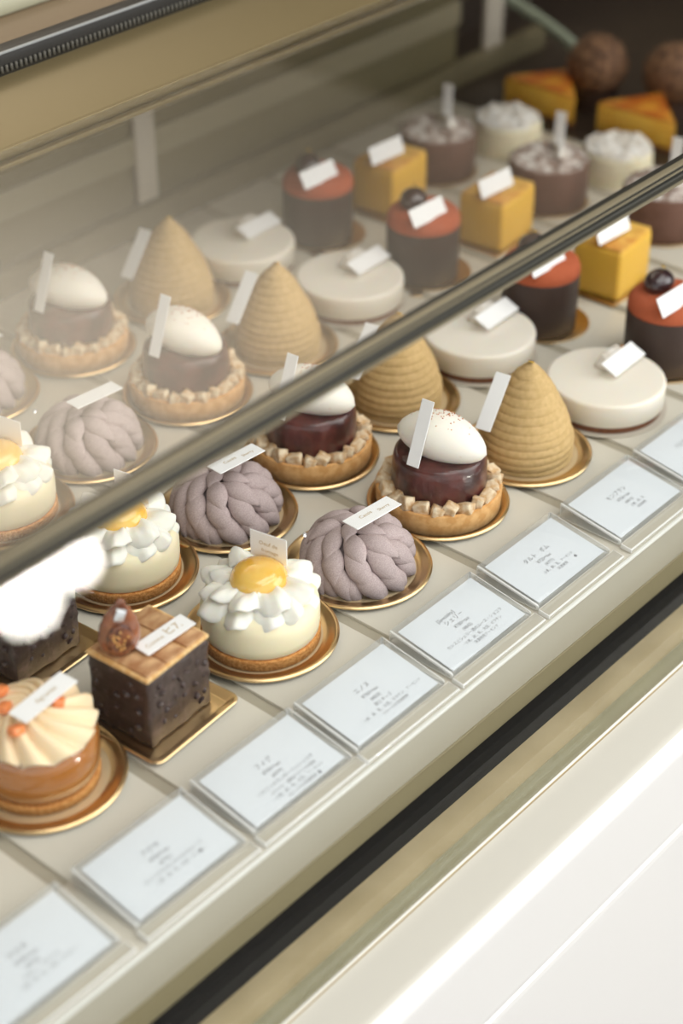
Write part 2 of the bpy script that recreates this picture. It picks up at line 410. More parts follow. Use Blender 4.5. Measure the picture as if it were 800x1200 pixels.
def square_plate():
    t = thing('gold_square_plate', '', 'plate', group='square gold cake plates')
    def ring(h, rad, z, n=8):
        pts = []
        for cx, cy, a0 in ((1, 1, 0), (-1, 1, 90), (-1, -1, 180), (1, -1, 270)):
            for i in range(n + 1):
                a = R(a0 + 90 * i / n)
                pts.append((cx * (h - rad) + rad * math.cos(a), cy * (h - rad) + rad * math.sin(a), z))
        return pts
    rings = [ring(.0320, .003, .0), ring(.0330, .004, .0002), ring(.0365, .006, .0030), ring(.0372, .0065, .0036), ring(.0368, .0063, .0042), ring(.0355, .0055, .0042), ring(.0318, .003, .0012), ring(.0300, .002, .0012)]
    V = [p for r in rings for p in r]; n = len(rings[0]); F = [tuple(range(n - 1, -1, -1)), tuple(range((len(rings) - 1) * n, len(rings) * n))]
    for k in range(len(rings) - 1):
        for i in range(n):
            j = (i + 1) % n; F.append((k * n + i, k * n + j, (k + 1) * n + j, (k + 1) * n + i))
    me_obj('plate_body', V, F, M['gold'], t, angle=60)
    return t

# ------------------------------------------------------------------ name cards
def card(P, u, v, label, lettering=None, th=.0007):
    """thin card centred at P; u = long edge, v = short edge"""
    P, u, v = Vector(P), Vector(u), Vector(v)
    if u.cross(v).dot(cpos - P) < 0: v = -v       # printed side faces the customers
    n = u.cross(v).normalized(); L, S = u.length, v.length
    ux = u.normalized(); vy = n.cross(ux)
    V, F = rbox_data(L, S, th, .0002, 1)
    o = me_obj('name_card', V, F, M['card'], angle=30)
    o.matrix_world = Matrix(((ux.x, vy.x, n.x, P.x), (ux.y, vy.y, n.y, P.y), (ux.z, vy.z, n.z, P.z), (0, 0, 0, 1)))
    tag(o, label, 'card', 'white name cards')
    if lettering:
        for k, (s, size, dx, dy) in enumerate(lettering):
            text_obj('lettering', s, size, M['print_gold'], o, (dx, dy, th / 2 + .0001))
    return o
def jig(a=.0012): return Vector((rng.uniform(-a, a), rng.uniform(-a, a), rng.uniform(-a / 3, a / 3)))

ROW = ['nearest its price sign', 'second back from its price sign', 'third back from its price sign', 'farthest back in its row']

FX, FY = -.757, -.654          # horizontal direction towards the customers' corner
def nearer(lst, d0, d1=.0015): return [(x + FX * (d0 + d1 * i), y + FY * (d0 + d1 * i)) for i, (x, y) in enumerate(lst)]
def lift(d): return .65 * d
# ------------------------------------------------------------------ lavender domes
def petal_data(L=.0290, W=.0138, T=.0098, nu=16, nv=14):
    V, F = [], []
    V.append((-L / 2, 0, -.001))
    for i in range(1, nu):
        t = i / nu; x = -L / 2 + L * t
        w = math.sin(PI * t) ** .92
        for j in range(nv):
            a = 2 * PI * j / nv
            V.append((x, W / 2 * w * math.cos(a), T / 2 * w * math.sin(a) * (1.05 if math.sin(a) > 0 else .8) - .22 * (x / L) ** 2 * L))
    V.append((L / 2 + .001, 0, -.0035))
    for j in range(nv): F.append((0, 1 + (j + 1) % nv, 1 + j))
    for i in range(nu - 2):
        for j in range(nv):
            k = (j + 1) % nv; a = 1 + i * nv; F.append((a + j, a + k, a + nv + k, a + nv + j))
    e = len(V) - 1; a = 1 + (nu - 2) * nv
    for j in range(nv): F.append((a + j, a + (j + 1) % nv, e))
    return V, F
def make_lavender():
    t = thing('lavender_dome_cake', '', 'cake', group='lavender petal dome cakes')
    Rh, Hz = .0292, .0288
    core = lathe('dome_core', [(0, 0), (Rh - .0012, 0)] + [((Rh - .002) * math.cos(PI / 2 * i / 10), .003 + (Hz - .003) * math.sin(PI / 2 * i / 10)) for i in range(10)] + [(0, Hz)], M['lav'], t, n=32)
    core.scale = (1.13, 1.13, 1)
    first = None
    for ring, (phi, n, sc_) in enumerate([(14, 4, .74), (38, 8, .94), (60, 11, 1.0), (80, 12, 1.0), (96, 13, .84)]):
        for k in range(n):
            th = 2 * PI * (k + .5 * (ring % 2)) / n + .21 * ring + rng.uniform(-.04, .04)
            ph = R(phi + rng.uniform(-2, 2))
            nx = Vector((math.sin(ph) * math.cos(th), math.sin(ph) * math.sin(th), math.cos(ph)))
            pos = Vector((Rh * nx.x, Rh * nx.y, max(Hz * nx.z, 0) + .0052))
            down = Vector((math.cos(ph) * math.cos(th), math.cos(ph) * math.sin(th), -math.sin(ph)))
            side = nx.cross(down); sk = R(32 + rng.uniform(-5, 5))
            ax = (down * math.cos(sk) + side * math.sin(sk)).normalized()
            # tilt tip outward so the lobes overlap like scales
            ax = (ax + nx * .25).normalized(); sd = nx.cross(ax).normalized(); up = ax.cross(sd)
            if first is None:
                V, F = petal_data(); first = me_obj('petal', V, F, M['lav'], t); q = first
            else:
                q = first.copy(); COL.objects.link(q); q.parent = t
            s_ = sc_ * rng.uniform(.95, 1.05)
            q.matrix_local = Matrix.Diagonal((1.13, 1.13, 1.0, 1)) @ Matrix.Translation(pos) @ Matrix(((ax.x, sd.x, up.x, 0), (ax.y, sd.y, up.y, 0), (ax.z, sd.z, up.z, 0), (0, 0, 0, 1))) @ Matrix.Scale(s_, 4)
    V, F = rbox_data(.0032, .0024, .0006, .0002, 1)
    V = [(x, y, z + .0006 * math.sin(x * 2500)) for x, y, z in V]
    q = me_obj('silver_leaf', V, F, M['silver'], t, loc=(-.0310, .018, .0335), rot=(.4, -.7, .5)); q['label'] = 'tiny silver leaf flake'
    return t
LAV = nearer([(.2762, .0042), (.2650, .1115), (.2612, .2430), (.2560, .3640)], 0.0095)
proto = None
for i, (x, y) in enumerate(LAV):
    plate(x, y, 'gold plate under the lavender petal dome ' + ROW[i])
    lab = 'lavender grey dome cake of piped petals, ' + ROW[i]
    if proto is None:
        proto = make_lavender(); proto.location = (x, y, .0014); proto['label'] = lab
    else: dup(proto, (x, y, .0014), R(-6 * i), lab)
    card(Vector((x - .0022, y - .0135, .0455 + lift(.0095))) + jig(), (.0394, -.0031, 0), (-.0011, -.0137, .0004), 'white name card on the lavender dome ' + ROW[i],
         [('Cassis', .0042, -.005, .001), ('Sherry', .0036, .009, -.001)] if i < 2 else None)

# ------------------------------------------------------------------ quenelle tarts
def make_quenelle():
    t = thing('quenelle_tart', '', 'tart', group='tarts topped with a white quenelle')
    lathe('tart_shell', [(0, 0), (.0415, 0), (.0425, .001), (.0432, .0155), (.0425, .0165), (.0405, .0165), (.0398, .0150), (.039, .0120), (0, .0120)], M['tart'], t, n=72)
    o = lathe('chocolate_layer', [(0, .010), (.0325, .010), (.0325, .020), (.0318, .036), (.0308, .0410), (.0288, .0432), (.020, .0440), (0, .0440)], M['redchoc'], t, n=56,
          rfun=lambda th, k, r, z: (r * (1 + .018 * noise.noise(Vector((math.cos(th) * 2, math.sin(th) * 2, z * 120)))), z))
    # quenelle: a smooth pointed oval lying across the top
    P0, P1 = Vector((-.0150, .0250, .0605)), Vector((.0060, -.0345, .0520)); ax = (P1 - P0); Lq = ax.length; ax.normalize()
    sd = ax.cross(Vector((0, 0, 1))).normalized(); up = sd.cross(ax)
    V, F = [], []; n, mseg = 24, 28; mid = (P0 + P1) / 2
    for i in range(mseg + 1):
        u = -1 + 2 * i / mseg
        r = .0172 * max(1 - abs(u) ** 2.1, 0) ** .62
        if u > 0: r *= 1 - .10 * u
        c = mid + ax * (u * Lq / 2) - up * (.0022 * u * u)
        if i in (0, mseg): V.append(tuple(c)); continue
        for j in range(n):
            a = 2 * PI * j / n
            rr = r * (1 + .045 * math.cos(3 * a - .6))
            V.append(tuple(c + (sd * math.cos(a) + up * math.sin(a)) * rr))
    for j in range(n): F.append((0, 1 + (j + 1) % n, 1 + j))
    for i in range(mseg - 2):
        for j in range(n):
            k = (j + 1) % n; a = 1 + i * n; F.append((a + j, a + k, a + n + k, a + n + j))
    e = len(V) - 1; a = 1 + (mseg - 2) * n
    for j in range(n): F.append((a + j, a + (j + 1) % n, e))
    q = me_obj('quenelle', V, F, M['quen'], t); q['label'] = 'smooth white quenelle dusted with cinnamon'
    # cinnamon flecks on the upper back of the quenelle
    V, F = [], []
    for k in range(70):
        u = rng.gauss(-.05, .32); a = rng.gauss(PI * .62, .36)
        if abs(u) > .8: continue
        r = .0172 * (1 - abs(u) ** 2.1) ** .62 * (1 + .045 * math.cos(3 * a - .6)) * (1 - .1 * max(u, 0))
        d = sd * math.cos(a) + up * math.sin(a)
        c = mid + ax * (u * Lq / 2) - up * (.0022 * u * u) + d * r
        v, fc = rbox_data(*(rng.uniform(.0003, .0009) for _ in range(3)), 0, 1)
        b0 = len(V); V += [tuple(Vector(p_) + c) for p_ in v]; F += [tuple(j + b0 for j in w) for w in fc]
    cd = me_obj('cinnamon_dust', V, F, M['cinn'], q); cd['kind'] = 'stuff'
    first = None
    for k in range(22):
        th = 2 * PI * k / 22 + rng.uniform(-.07, .07); rr = .0368 + rng.uniform(-.0012, .001)
        if first is None:
            V, F = rbox_data(.0096, .0088, .0090, .0014, 2)
            V = [tuple(Vector(v_) + Vector((1, 1, 1)) * .0016 * noise.noise(Vector(v_) * 260)) for v_ in V]
            first = me_obj('cookie_cube', V, F, M['crumb'], t); q2 = first
        else:
            q2 = first.copy(); COL.objects.link(q2); q2.parent = t
        q2.location = (rr * math.cos(th), rr * math.sin(th), .0172 + rng.uniform(-.0008, .0022))
        q2.rotation_euler = (rng.uniform(-.5, .5), rng.uniform(-.5, .5), th + rng.uniform(-.6, .6))
        q2.scale = [rng.uniform(.82, 1.25) for _ in range(3)]
    return t
QUE = nearer([(.3675, .0095), (.3565, .1160), (.3595, .2420), (.3510, .3590)], 0.008)
proto = None
for i, (x, y) in enumerate(QUE):
    plate(x, y, 'gold plate under the quenelle tart ' + ROW[i])
    lab = 'round tart with dark chocolate, crumb cubes and white quenelle, ' + ROW[i]
    if proto is None:
        proto = make_quenelle(); proto.location = (x, y, .0014); proto['label'] = lab
    else: dup(proto, (x, y, .0014), R((0, 4, -5, 6)[i]), lab)
    card(Vector((x - .0265, y - .0035, .0645 + lift(.0095))) + jig(), (.0174, .0019, .0420), (.0010, -.0092, 0), 'white name card on the quenelle tart ' + ROW[i])

# ------------------------------------------------------------------ chestnut cones
def make_cone():
    t = thing('chestnut_cone_cake', '', 'cake', group='chestnut cream cone cakes')
    pr = [(0, .0335), (.008, .0342), (.016, .0335), (.026, .0305), (.036, .0262), (.046, .0208), (.056, .0146), (.063, .0092), (.068, .0040), (.0705, .0012)]
    def rad(z):
        for (z0, r0), (z1, r1) in zip(pr, pr[1:]):
            if z <= z1: return r0 + (r1 - r0) * (z - z0) / (z1 - z0)
        return .001
    prof = [(0, 0)] + [(rad(.0705 * i / 130), .0705 * i / 130) for i in range(131)] + [(0, .0712)]
    def rf(th, k, r, z):
        ph = z / .0053 - th / (2 * PI)
        w = abs(math.sin(PI * ph)) ** .38
        return r + .0012 * (w - .6) * min(1, r / .006) + .0006 * noise.noise(Vector((math.cos(th), math.sin(th), z * 90))), z
    bo = lathe('piped_body', prof, M['mont'], t, n=64, rfun=rf, angle=120); bo.scale = (1, 1, 1.05)
    V, F = rbox_data(.005, .0042, .0008, .0002, 1)
    V = [(x, y, z + .0007 * math.sin(x * 1800) - 60 * (x * x + y * y)) for x, y, z in V]
    q = me_obj('gold_leaf', V, F, M['goldleaf'], t, loc=(-.0004, -.0006, .0750), rot=(.2, .1, .6)); q['label'] = 'gold leaf flake on the tip'
    return t
KZ = 1.05
CON = nearer([(.4585, .0030), (.4545, .1180), (.4570, .2400), (.4580, .3575)], 0.01)
proto = None
for i, (x, y) in enumerate(CON):
    plate(x, y, 'gold plate under the chestnut cone ' + ROW[i], .0478)
    lab = 'tan ridged chestnut cream cone cake with gold tip, ' + ROW[i]
    if proto is None:
        proto = make_cone(); proto.location = (x, y, .0014); proto['label'] = lab
    else: dup(proto, (x, y, .0014), R(15 * i), lab, scale=(1, .99, .98, 1)[i])
    card(Vector((x - .0285, y + .0085, .0462 + lift(.0100))) + jig(), (.0290, .0054, .0300), (.0021, -.0111, 0), 'white name card on the chestnut cone ' + ROW[i])

# ------------------------------------------------------------------ egg-like cream cakes
def make_egg():
    t = thing('cream_flower_cake', '', 'cake', group='cream cakes with a yellow jelly dome')
    lathe('biscuit_base', puck(.0372, .0372, 0, .0075, .0012), M['biscuit'], t, n=64)
    lathe('mousse_body', [(0, .007), (.0345, .007), (.0362, .009), (.0368, .014), (.0368, .024), (.0358, .029), (.033, .0325), (.028, .0338), (0, .0342)], M['mousse'], t, n=64)
    lathe('jelly_dome', [(0, .038), (.0168, .038), (.0182, .0395), (.0180, .0430), (.0166, .0470), (.0138, .0500), (.0090, .0521), (.004, .0529), (0, .0531)], M['yolk'], t, n=48, angle=90)
    # one cupped, ruffled petal
    nu, nv = 16, 20; top, bot = [], []
    for i in range(nu + 1):
        for j in range(nv + 1):
            u = i / nu; v = -1 + 2 * j / nv
            rho = .0245 * (.08 + .92 * u) * (1 - .34 * v * v + .03 * math.sin(5 * v + 1)); al = .86 * v
            x = rho * math.cos(al); y = rho * math.sin(al) * .92
            z = .0042 * math.sin(PI * .75 * u) - .0052 * u ** 3 + .0028 * math.sin(3.4 * v + 1.1) * u * u + .0010 * v * v + .0007 * math.sin(11 * v) * u * u
            top.append((x, y, z)); th = .0026 * (1 - .72 * u ** 2) * (1 - .4 * v * v) + .0005
            bot.append((x - .0003, y * .985, z - th))
    V = top + bot; F = []; S = (nu + 1) * (nv + 1); w = nv + 1
    for i in range(nu):
        for j in range(nv):
            a = i * w + j; F.append((a, a + 1, a + w + 1, a + w)); F.append((S + a, S + a + w, S + a + w + 1, S + a + 1))
    edge = [j for j in range(w)] + [i * w + nv for i in range(1, nu + 1)] + [nu * w + j for j in range(nv - 1, -1, -1)] + [i * w for i in range(nu - 1, 0, -1)]
    for a, b in zip(edge, edge[1:] + edge[:1]): F.append((a, S + a, S + b, b))
    first = None
    for ring, (n, r0, z0, tilt, s) in enumerate([(11, .0146, .0374, 12, 1.04), (8, .0108, .0411, 2, .96)]):
        for k in range(n):
            th = 2 * PI * (k + .5 * ring) / n + rng.uniform(-.09, .09)
            if first is None: first = me_obj('cream_petal', V, F, M['cream'], t, angle=75); q = first
            else: q = first.copy(); COL.objects.link(q); q.parent = t
            q.location = (r0 * math.cos(th), r0 * math.sin(th), z0 + rng.uniform(-.0008, .0008))
            q.rotation_euler = (R(9) + rng.uniform(-.10, .10), R(tilt + rng.uniform(-8, 8)), th + rng.uniform(-.15, .15))
            q.scale = (s * rng.uniform(.86, 1.08), s * rng.uniform(.84, 1.16), s * rng.uniform(.8, 1.3))
    return t
EGG = nearer([(.1808, .0015), (.1722, .1145), (.1660, .2265)], 0.0055)
proto = None
for i, (x, y) in enumerate(EGG):
    plate(x, y, 'gold plate under the yellow domed cream cake ' + (ROW[i] if i < 2 else 'at the left edge'))
    lab = 'pale cream cake with white petals and yellow jelly dome, ' + (ROW[i] if i < 2 else 'third back, at the left edge')
    if proto is None:
        proto = make_egg(); proto.location = (x, y, .0014); proto['label'] = lab
    else: dup(proto, (x, y, .0014), R(20 * i), lab)
    card(Vector((x + .0145, y + .0040, .0545 + lift(.0055))) + jig(), (.0052, -.0254, 0), (0, 0, .0190) , 'white name card behind the yellow dome of the cream cake ' + ('nearest its sign', 'second back', 'third back')[i],
         [('Oeuf de', .0040, 0, .002), ('fromage', .0036, .001, -.003)] if i < 2 else None)

# ------------------------------------------------------------------ fig cubes
def make_figcube():
    t = thing('fig_cube_cake', '', 'cake', group='dark chocolate fig cubes')
    sx, sy, sz = .0520, .0455, .0480
    bm = bmesh.new(); bmesh.ops.create_grid(bm, x_segments=1, y_segments=1, size=1); bm.free()
    bm = bmesh.new(); bmesh.ops.create_cube(bm, size=1)
    for v in bm.verts: v.co = Vector((v.co.x * sx, v.co.y * sy, v.co.z * sz + sz / 2))
    bmesh.ops.bevel(bm, geom=list(bm.edges), offset=.0014, segments=2, profile=.5, affect='EDGES')
    bmesh.ops.subdivide_edges(bm, edges=list(bm.edges), cuts=14, use_grid_fill=True)
    bm.normal_update()
    for v in bm.verts:
        n = noise.noise(v.co * 190) + .6 * noise.noise(v.co * 420)
        v.co += v.normal * (.0010 * max(n - .05, 0) * 1.6)
    bm.verts.ensure_lookup_table()
    body = me_obj('chocolate_body', [tuple(v.co) for v in bm.verts], [tuple(w.index for w in q.verts) for q in bm.faces], M['figchoc'], t); bm.free()
    # chopped nuts under the glaze
    first = None; spots = []
    tries = 0
    while len(spots) < 34 and tries < 3000:
        tries += 1
        u, z = rng.uniform(-.022, .022), rng.uniform(.005, sz - .006)
        side = 0 if len(spots) < 20 else 1
        p = (u, -sy / 2, z) if side == 0 else (-sx / 2, u * .92, z)
        if all((Vector(p) - Vector(o_)).length > .0052 for o_ in spots): spots.append(p)
    for p in spots:
        if first is None:
            V, F = lathe_data(sph(.0021, 8), 10); V = [tuple(Vector(a) * (1 + .25 * noise.noise(Vector(a) * 700))) for a in V]
            first = me_obj('chopped_nut', V, F, M['figchoc'], t); q = first
        else: q = first.copy(); COL.objects.link(q); q.parent = t
        q.location = p; q.rotation_euler = [rng.uniform(0, 3) for _ in range(3)]; q.scale = [rng.uniform(.45, 1.35) for _ in range(3)]
    # caramelised slices forming the lid
    V, F = rbox_data(sx + .0012, sy + .0012, .0030, .0009, 2)
    V = [(x + .0009 * noise.noise(Vector((x, y, z)) * 260), y + .0009 * noise.noise(Vector((y, x, 1)) * 260), z) for x, y, z in V]
    me_obj('lid_crust', V, F, M['crust'], t, loc=(0, 0, sz + .0010), angle=40)
    for k in range(3):
        V, F = rbox_data(.0158, sy - .0015, .0022, .0009, 2)
        V = [(x + .0006 * noise.noise(Vector((y * 150, k, z))), y, z + .0005 * noise.noise(Vector((x * 200, y * 200, k * 5)))) for x, y, z in V]
        me_obj('cake_slice', V, F, M['wafer'], t, loc=(-.0166 + k * .0166, 0, sz + .0028), rot=(0, R(rng.uniform(-2, 2)), R(rng.uniform(-1.5, 1.5))), angle=40)
    # half fig, standing
    prof = [(0, -.0105), (.0050, -.0100), (.0085, -.0070), (.0098, -.0020), (.0094, .0040), (.0072, .0100), (.0042, .0145), (.0022, .0172), (.0016, .0190), (0, .0192)]
    V, F = lathe_data(prof, 28)
    V = [(x, y * (.42 if y < 0 else .85), z) for x, y, z in V]
    fg = me_obj('fig_half', V, F, M['fig'], t, loc=(-.0178, .0040, sz + .0176), rot=(R(8), R(4), R(-40)))
    fg.scale = (1.22, 1.25, 1.42)
    V, F = lathe_data([(0, 0), (.0040, .0012), (.0062, .0006), (.0068, -.0004), (0, -.001)], 24)
    me_obj('fig_flesh', [(x * .95, y, z * 1.0) for x, y, z in [(a, -c - .0037, b * 1.35 - .0005) for a, b, c in V]], F, M['figflesh'], fg)
    first = None
    for k in range(16):
        a, r = rng.uniform(0, 6.28), .0042 * math.sqrt(rng.random())
        if first is None:
            V, F = lathe_data(sph(.00062, 6), 8); first = me_obj('fig_seed', V, F, M['seed'], fg); q = first
        else: q = first.copy(); COL.objects.link(q); q.parent = fg
        q.location = (r * math.cos(a), -.0048, r * math.sin(a) * 1.3)
    V, F = rbox_data(.0050, .0016, .0075, .0003, 2)
    V = [(x + .0012 * math.sin(z * 900), y + .0008 * math.sin(x * 1500 + z * 700), z + .0006 * math.sin(x * 1900)) for x, y, z in V]
    q = me_obj('silver_leaf', V, F, M['silver'], fg, loc=(-.0005, -.0032, .0135), rot=(.1, .15, .1)); q['label'] = 'silver leaf flake on the fig tip'
    return t
FIG = [(.0838, -.0020), (.0712, .0975)]
sp = square_plate(); fc = make_figcube()
for i, (x, y) in enumerate(FIG):
    pl = 'square gold plate under the fig cube ' + ('nearest its price sign' if i == 0 else 'behind the bright lamp reflection')
    lab = 'dark chocolate cube cake with browned slices and glazed fig, ' + ('nearest its price sign' if i == 0 else 'behind the bright lamp reflection')
    if i == 0:
        sp.location = (x, y, 0); sp.rotation_euler.z = R(4); sp['label'] = pl; fc.location = (x, y, .0014); fc.rotation_euler.z = R(4); fc['label'] = lab
    else: dup(sp, (x, y, 0), R(4), pl); dup(fc, (x, y, .0014), R(3), lab)
    card((x + .0075, y - .0065, .0560), (.0382, .0003, 0), (.0001, -.0128, -.0004), 'white name card lying on the fig cube ' + ('nearest its price sign' if i == 0 else 'behind the bright lamp reflection'),
         [('Comme', .0042, -.0085, -.0006), ('ヒ7.', .0078, .0065, .0002)] if i == 0 else None)

# ------------------------------------------------------------------ caramel dome
def make_caramel():
    t = thing('caramel_cake', 'round glossy caramel cake with ruffled cream swirl at the left edge', 'cake', group=None)
    lathe('biscuit_base', puck(.0335, .0338, 0, .0062, .0014), M['biscuit'], t, n=56)
    lathe('caramel_body', [(0, .005), (.029, .005), (.0318, .0068), (.0335, .0105), (.0348, .018), (.0345, .0285), (.0325, .036), (.028, .0390), (0, .0400)], M['caramel'], t, n=64, angle=90)
    NR = 46
    prof = [(0, .037), (.028, .037)] + [(.0345 * (1 - (k / NR)), .0385 + .0165 * (1 - (1 - k / NR) ** 2.2)) for k in range(NR)] + [(0, .0560)]
    def rf(th, k, r, z):
        u = min(r / .0345, 1); ph = 13 * th + 16.0 * (1 - u) ** 1.2
        w = abs(math.sin(ph / 2 + .5 * math.sin(th * 2)))
        amp = math.sin(PI * min(u * 1.02, 1) * .52)
        return r * (1 + .075 * (w - .5) * u + .025 * math.sin(3 * th + 1) * u), z + .0058 * (w ** .75 - .5) * amp - .0016 * u ** 6
    q = lathe('cream_swirl', prof, M['swirl'], t, n=200, rfun=rf, angle=150); q['label'] = 'ruffled pale caramel cream swirl'
    for k, (x, y, z, a) in enumerate([(-.0060, .0190, .0545, .3), (.0095, -.0110, .0535, .8), (-.0200, -.0100, .0525, .1), (-.014, .006, .0555, .5)]):
        V, F = rbox_data(.0085, .0065, .0050, .0011, 2)
        me_obj('orange_peel', V, F, M['peel'], t, loc=(x, y, z), rot=(.3 * math.sin(k * 2), .25, a), angle=50)
    return t
cx, cy = .0040, .0055
plate(cx, cy, 'gold plate under the caramel cake at the left edge', .0488)
o = make_caramel(); o.location = (cx, cy, .0014)
card((cx + .0035, cy - .0060, .0595), (.0415, .0050, 0), (.0015, -.0128, -.001), 'white name card lying on the caramel cream swirl', [('Agrumes', .0044, .002, 0)])

# ------------------------------------------------------------------ ivory disc cakes
def make_disc():
    t = thing('ivory_disc_cake', '', 'cake', group='flat ivory disc cakes')
    lathe('cocoa_base', puck(.0425, .0425, 0, .0058, .0010), M['brown'], t, n=72)
    lathe('ivory_layer', puck(0.0440, .0440, .0052, .0238, .0028, 6), M['disc'], t, n=72, angle=60)
    V, F = rbox_data(.026, .012, .0105, .0022, 2)
    V = [tuple(Vector(v) * (1 + .2 * noise.noise(Vector(v) * 150))) for v in V]
    q = me_obj('cream_chunk', V, F, M['snow'], t, loc=(.0185, .0078, .0274), rot=(.2, .1, R(6)), angle=60); q['label'] = 'white chunk behind the card'
    return t
def make_board(r, name='cake_board', m=None):
    t = thing(name, '', 'plate'); return t
DIS = nearer([(.5480, -.0045), (.5445, .1105), (.5490, .2450), (.5400, .3560)], 0.007)
proto = None; b0 = None
for i, (x, y) in enumerate(DIS):
    lab = 'silvery round board under the ivory disc cake ' + ROW[i]
    if b0 is None:
        b0 = lathe('cake_board', puck(.0468, .0468, 0, .0012, .0004), M['pale_streak'], n=64, loc=(x, y, 0)); tag(b0, lab, 'plate', 'silvery cake boards')
    else: b = b0.copy(); COL.objects.link(b); b.location = (x, y, 0); b['label'] = lab
    lab = 'flat round ivory cake on cocoa base, ' + ROW[i]
    if proto is None:
        proto = make_disc(); proto.location = (x, y, .0013); proto['label'] = lab
    else: dup(proto, (x, y, .0013), R(3 * i), lab)
    card(Vector((x + .0178, y - .0035, .0282 + lift(.0070))) + jig(), (.0425, .0022, 0), (.0007, -.0134, -.0062), 'white name card on the ivory disc ' + ROW[i])

# ------------------------------------------------------------------ red cylinders
def make_red():
    t = thing('red_velvet_cake', '', 'cake', group='red brown topped chocolate cylinders')
    lathe('chocolate_base', puck(.0300, .0306, 0, .0465, .001), M['darkchoc'], t, n=56)
    lathe('velvet_top', [(r_, z_ + .0070) for r_, z_ in [(0, .039), (.0300, .039), (.0306, .0402), (.0304, .0440), (.0290, .0480), (.0262, .0508), (.0215, .0525), (.012, .0533), (0, .0535)]], M['redvel'], t, n=56, angle=70)
    q = lathe('berry', [(r, z + .0085) for r, z in sph(.0112, 14)], M['berry'], t, n=28, loc=(-.002, .0085, .0585)); q.scale = (1.15, 1, .85)
    V, F = rbox_data(.0045, .0035, .0010, .0003, 1)
    me_obj('gold_leaf', V, F, M['goldleaf'], t, loc=(.0015, .0085, .0775), rot=(.3, .2, .5))
    return t
def make_gold_board(r):
    t = thing('gold_board', '', 'plate', group='flat gold boards under the red cylinders')
    lathe('disc', puck(r, r, 0, .0012, .0004), M['gold'], t, n=56)
    V, F = rbox_data(.016, .010, .0011, .0003, 1)
    me_obj('pull_tab', V, F, M['gold'], t, loc=(-r - .002, -.006, .00056), rot=(0, 0, R(20)), angle=40)
    return t
REDS = nearer([(.6320, -.0010), (.6205, .1080), (.6285, .2330), (.6260, .3470)], 0.009)
proto = None; gb = None
for i, (x, y) in enumerate(REDS):
    lb = 'gold board under the red brown cylinder ' + ROW[i]; lab = 'dark chocolate cylinder cake with red brown velvet top, ' + ROW[i]
    if proto is None:
        gb = make_gold_board(.0365); gb.location = (x + .003, y, 0); gb['label'] = lb
        proto = make_red(); proto.location = (x, y, .0013); proto['label'] = lab
    else:
        dup(gb, (x + .0055, y - .002, 0), R(8 * i), lb); dup(proto, (x, y, .0013), R(10 * i), lab)
    card(Vector((x - .0155, y - .0145, .0605 + lift(.0090))) + jig(), (.0405, -.0015, 0), (-.0003, -.0076, -.0130), 'white name card on the red brown cylinder ' + ROW[i])

# ------------------------------------------------------------------ yellow cubes
def make_yellow():
    t = thing('yellow_cube_cake', '', 'cake', group='yellow pudding cubes')
    V, F = rbox_data(.0560, .0440, .0440, .0035, 3); me_obj('yellow_body', [(x, y, z + .0220) for x, y, z in V], F, M['yellow'], t, angle=60)
    V, F = rbox_data(.0535, .0415, .0030, .0013, 2); me_obj('baked_top', V, F, M['baked'], t, loc=(0, 0, .0447), angle=60)
    first = None
    for k in range(9):
        if first is None:
            V, F = rbox_data(.0075, .006, .0055, .0015, 2); first = me_obj('crumb', V, F, M['pinkcrumb'], t, angle=60); q = first
        else: q = first.copy(); COL.objects.link(q); q.parent = t
        q.location = (-.010 + .005 * (k % 5) + rng.uniform(-.002, .002), .002 + .006 * (k // 5), .0483); q.rotation_euler = (rng.uniform(-.4, .4), rng.uniform(-.4, .4), k)
    return t
YEL = nearer([(.7120, .1010), (.7215, .2260), (.7150, .3400)], 0.0085)
YROW = ['nearest the customers in its row', 'in the middle of its row', 'at the back of its row']
proto = None; b0 = None
for i, (x, y) in enumerate(YEL):
    lab = 'pale board under the yellow cube ' + YROW[i]
    if b0 is None:
        b0 = rbox('cake_board', .064, .052, .0012, M['gold'], loc=(x, y, 0), bev=.0004); tag(b0, lab, 'plate', 'boards under the yellow cubes')
    else: b = b0.copy(); COL.objects.link(b); b.location = (x, y, 0); b['label'] = lab
    lab = 'yellow cube cake with browned top and pink crumbs, ' + YROW[i]
    if proto is None:
        proto = make_yellow(); proto.location = (x, y, .0013); proto['label'] = lab; proto.rotation_euler.z = R(6)
    else: dup(proto, (x, y, .0013), R(6), lab)
    card(Vector((x - .0120, y - .0060, .0515 + lift(.0085))) + jig(), (.0416, -.0020, 0), (-.0003, -.0058, -.0145), 'white name card on the yellow cube ' + YROW[i])

# ------------------------------------------------------------------ chocolate drums
def rough_top(name, r, z0, z1, m, t, amp=.0045, n=48):
    NR = 12
    prof = [(0, z0 - .002), (r, z0 - .002)] + [(r * (1 - k / NR), z1) for k in range(NR)] + [(0, z1)]
    def rf(th, k, rr, z):
        if k < 2: return rr, z
        q = Vector((rr * math.cos(th), rr * math.sin(th), 0))
        return rr * (1 + .03 * noise.noise(q * 200)), z + amp * noise.noise(q * 130) - .0025 * (rr / r) ** 4
    return lathe(name, prof, m, t, n=n, rfun=rf, angle=80)
def make_drum():
    t = thing('chocolate_drum_cake', '', 'cake', group='sugared chocolate drum cakes')
    lathe('chocolate_side', puck(.0355, .0360, 0, .0400, .0015), M['choc'], t, n=56)
    rough_top('sugared_top', .0345, .0400, .0435, M['powder'], t)
    V, F = rbox_data(.034, .007, .010, .0025, 2)
    V = [tuple(Vector(v) * (1 + .25 * noise.noise(Vector(v) * 160))) for v in V]
    me_obj('sugar_shard', V, F, M['snow'], t, loc=(.004, -.006, .0475), rot=(.2, .25, R(35)), angle=70)
    return t
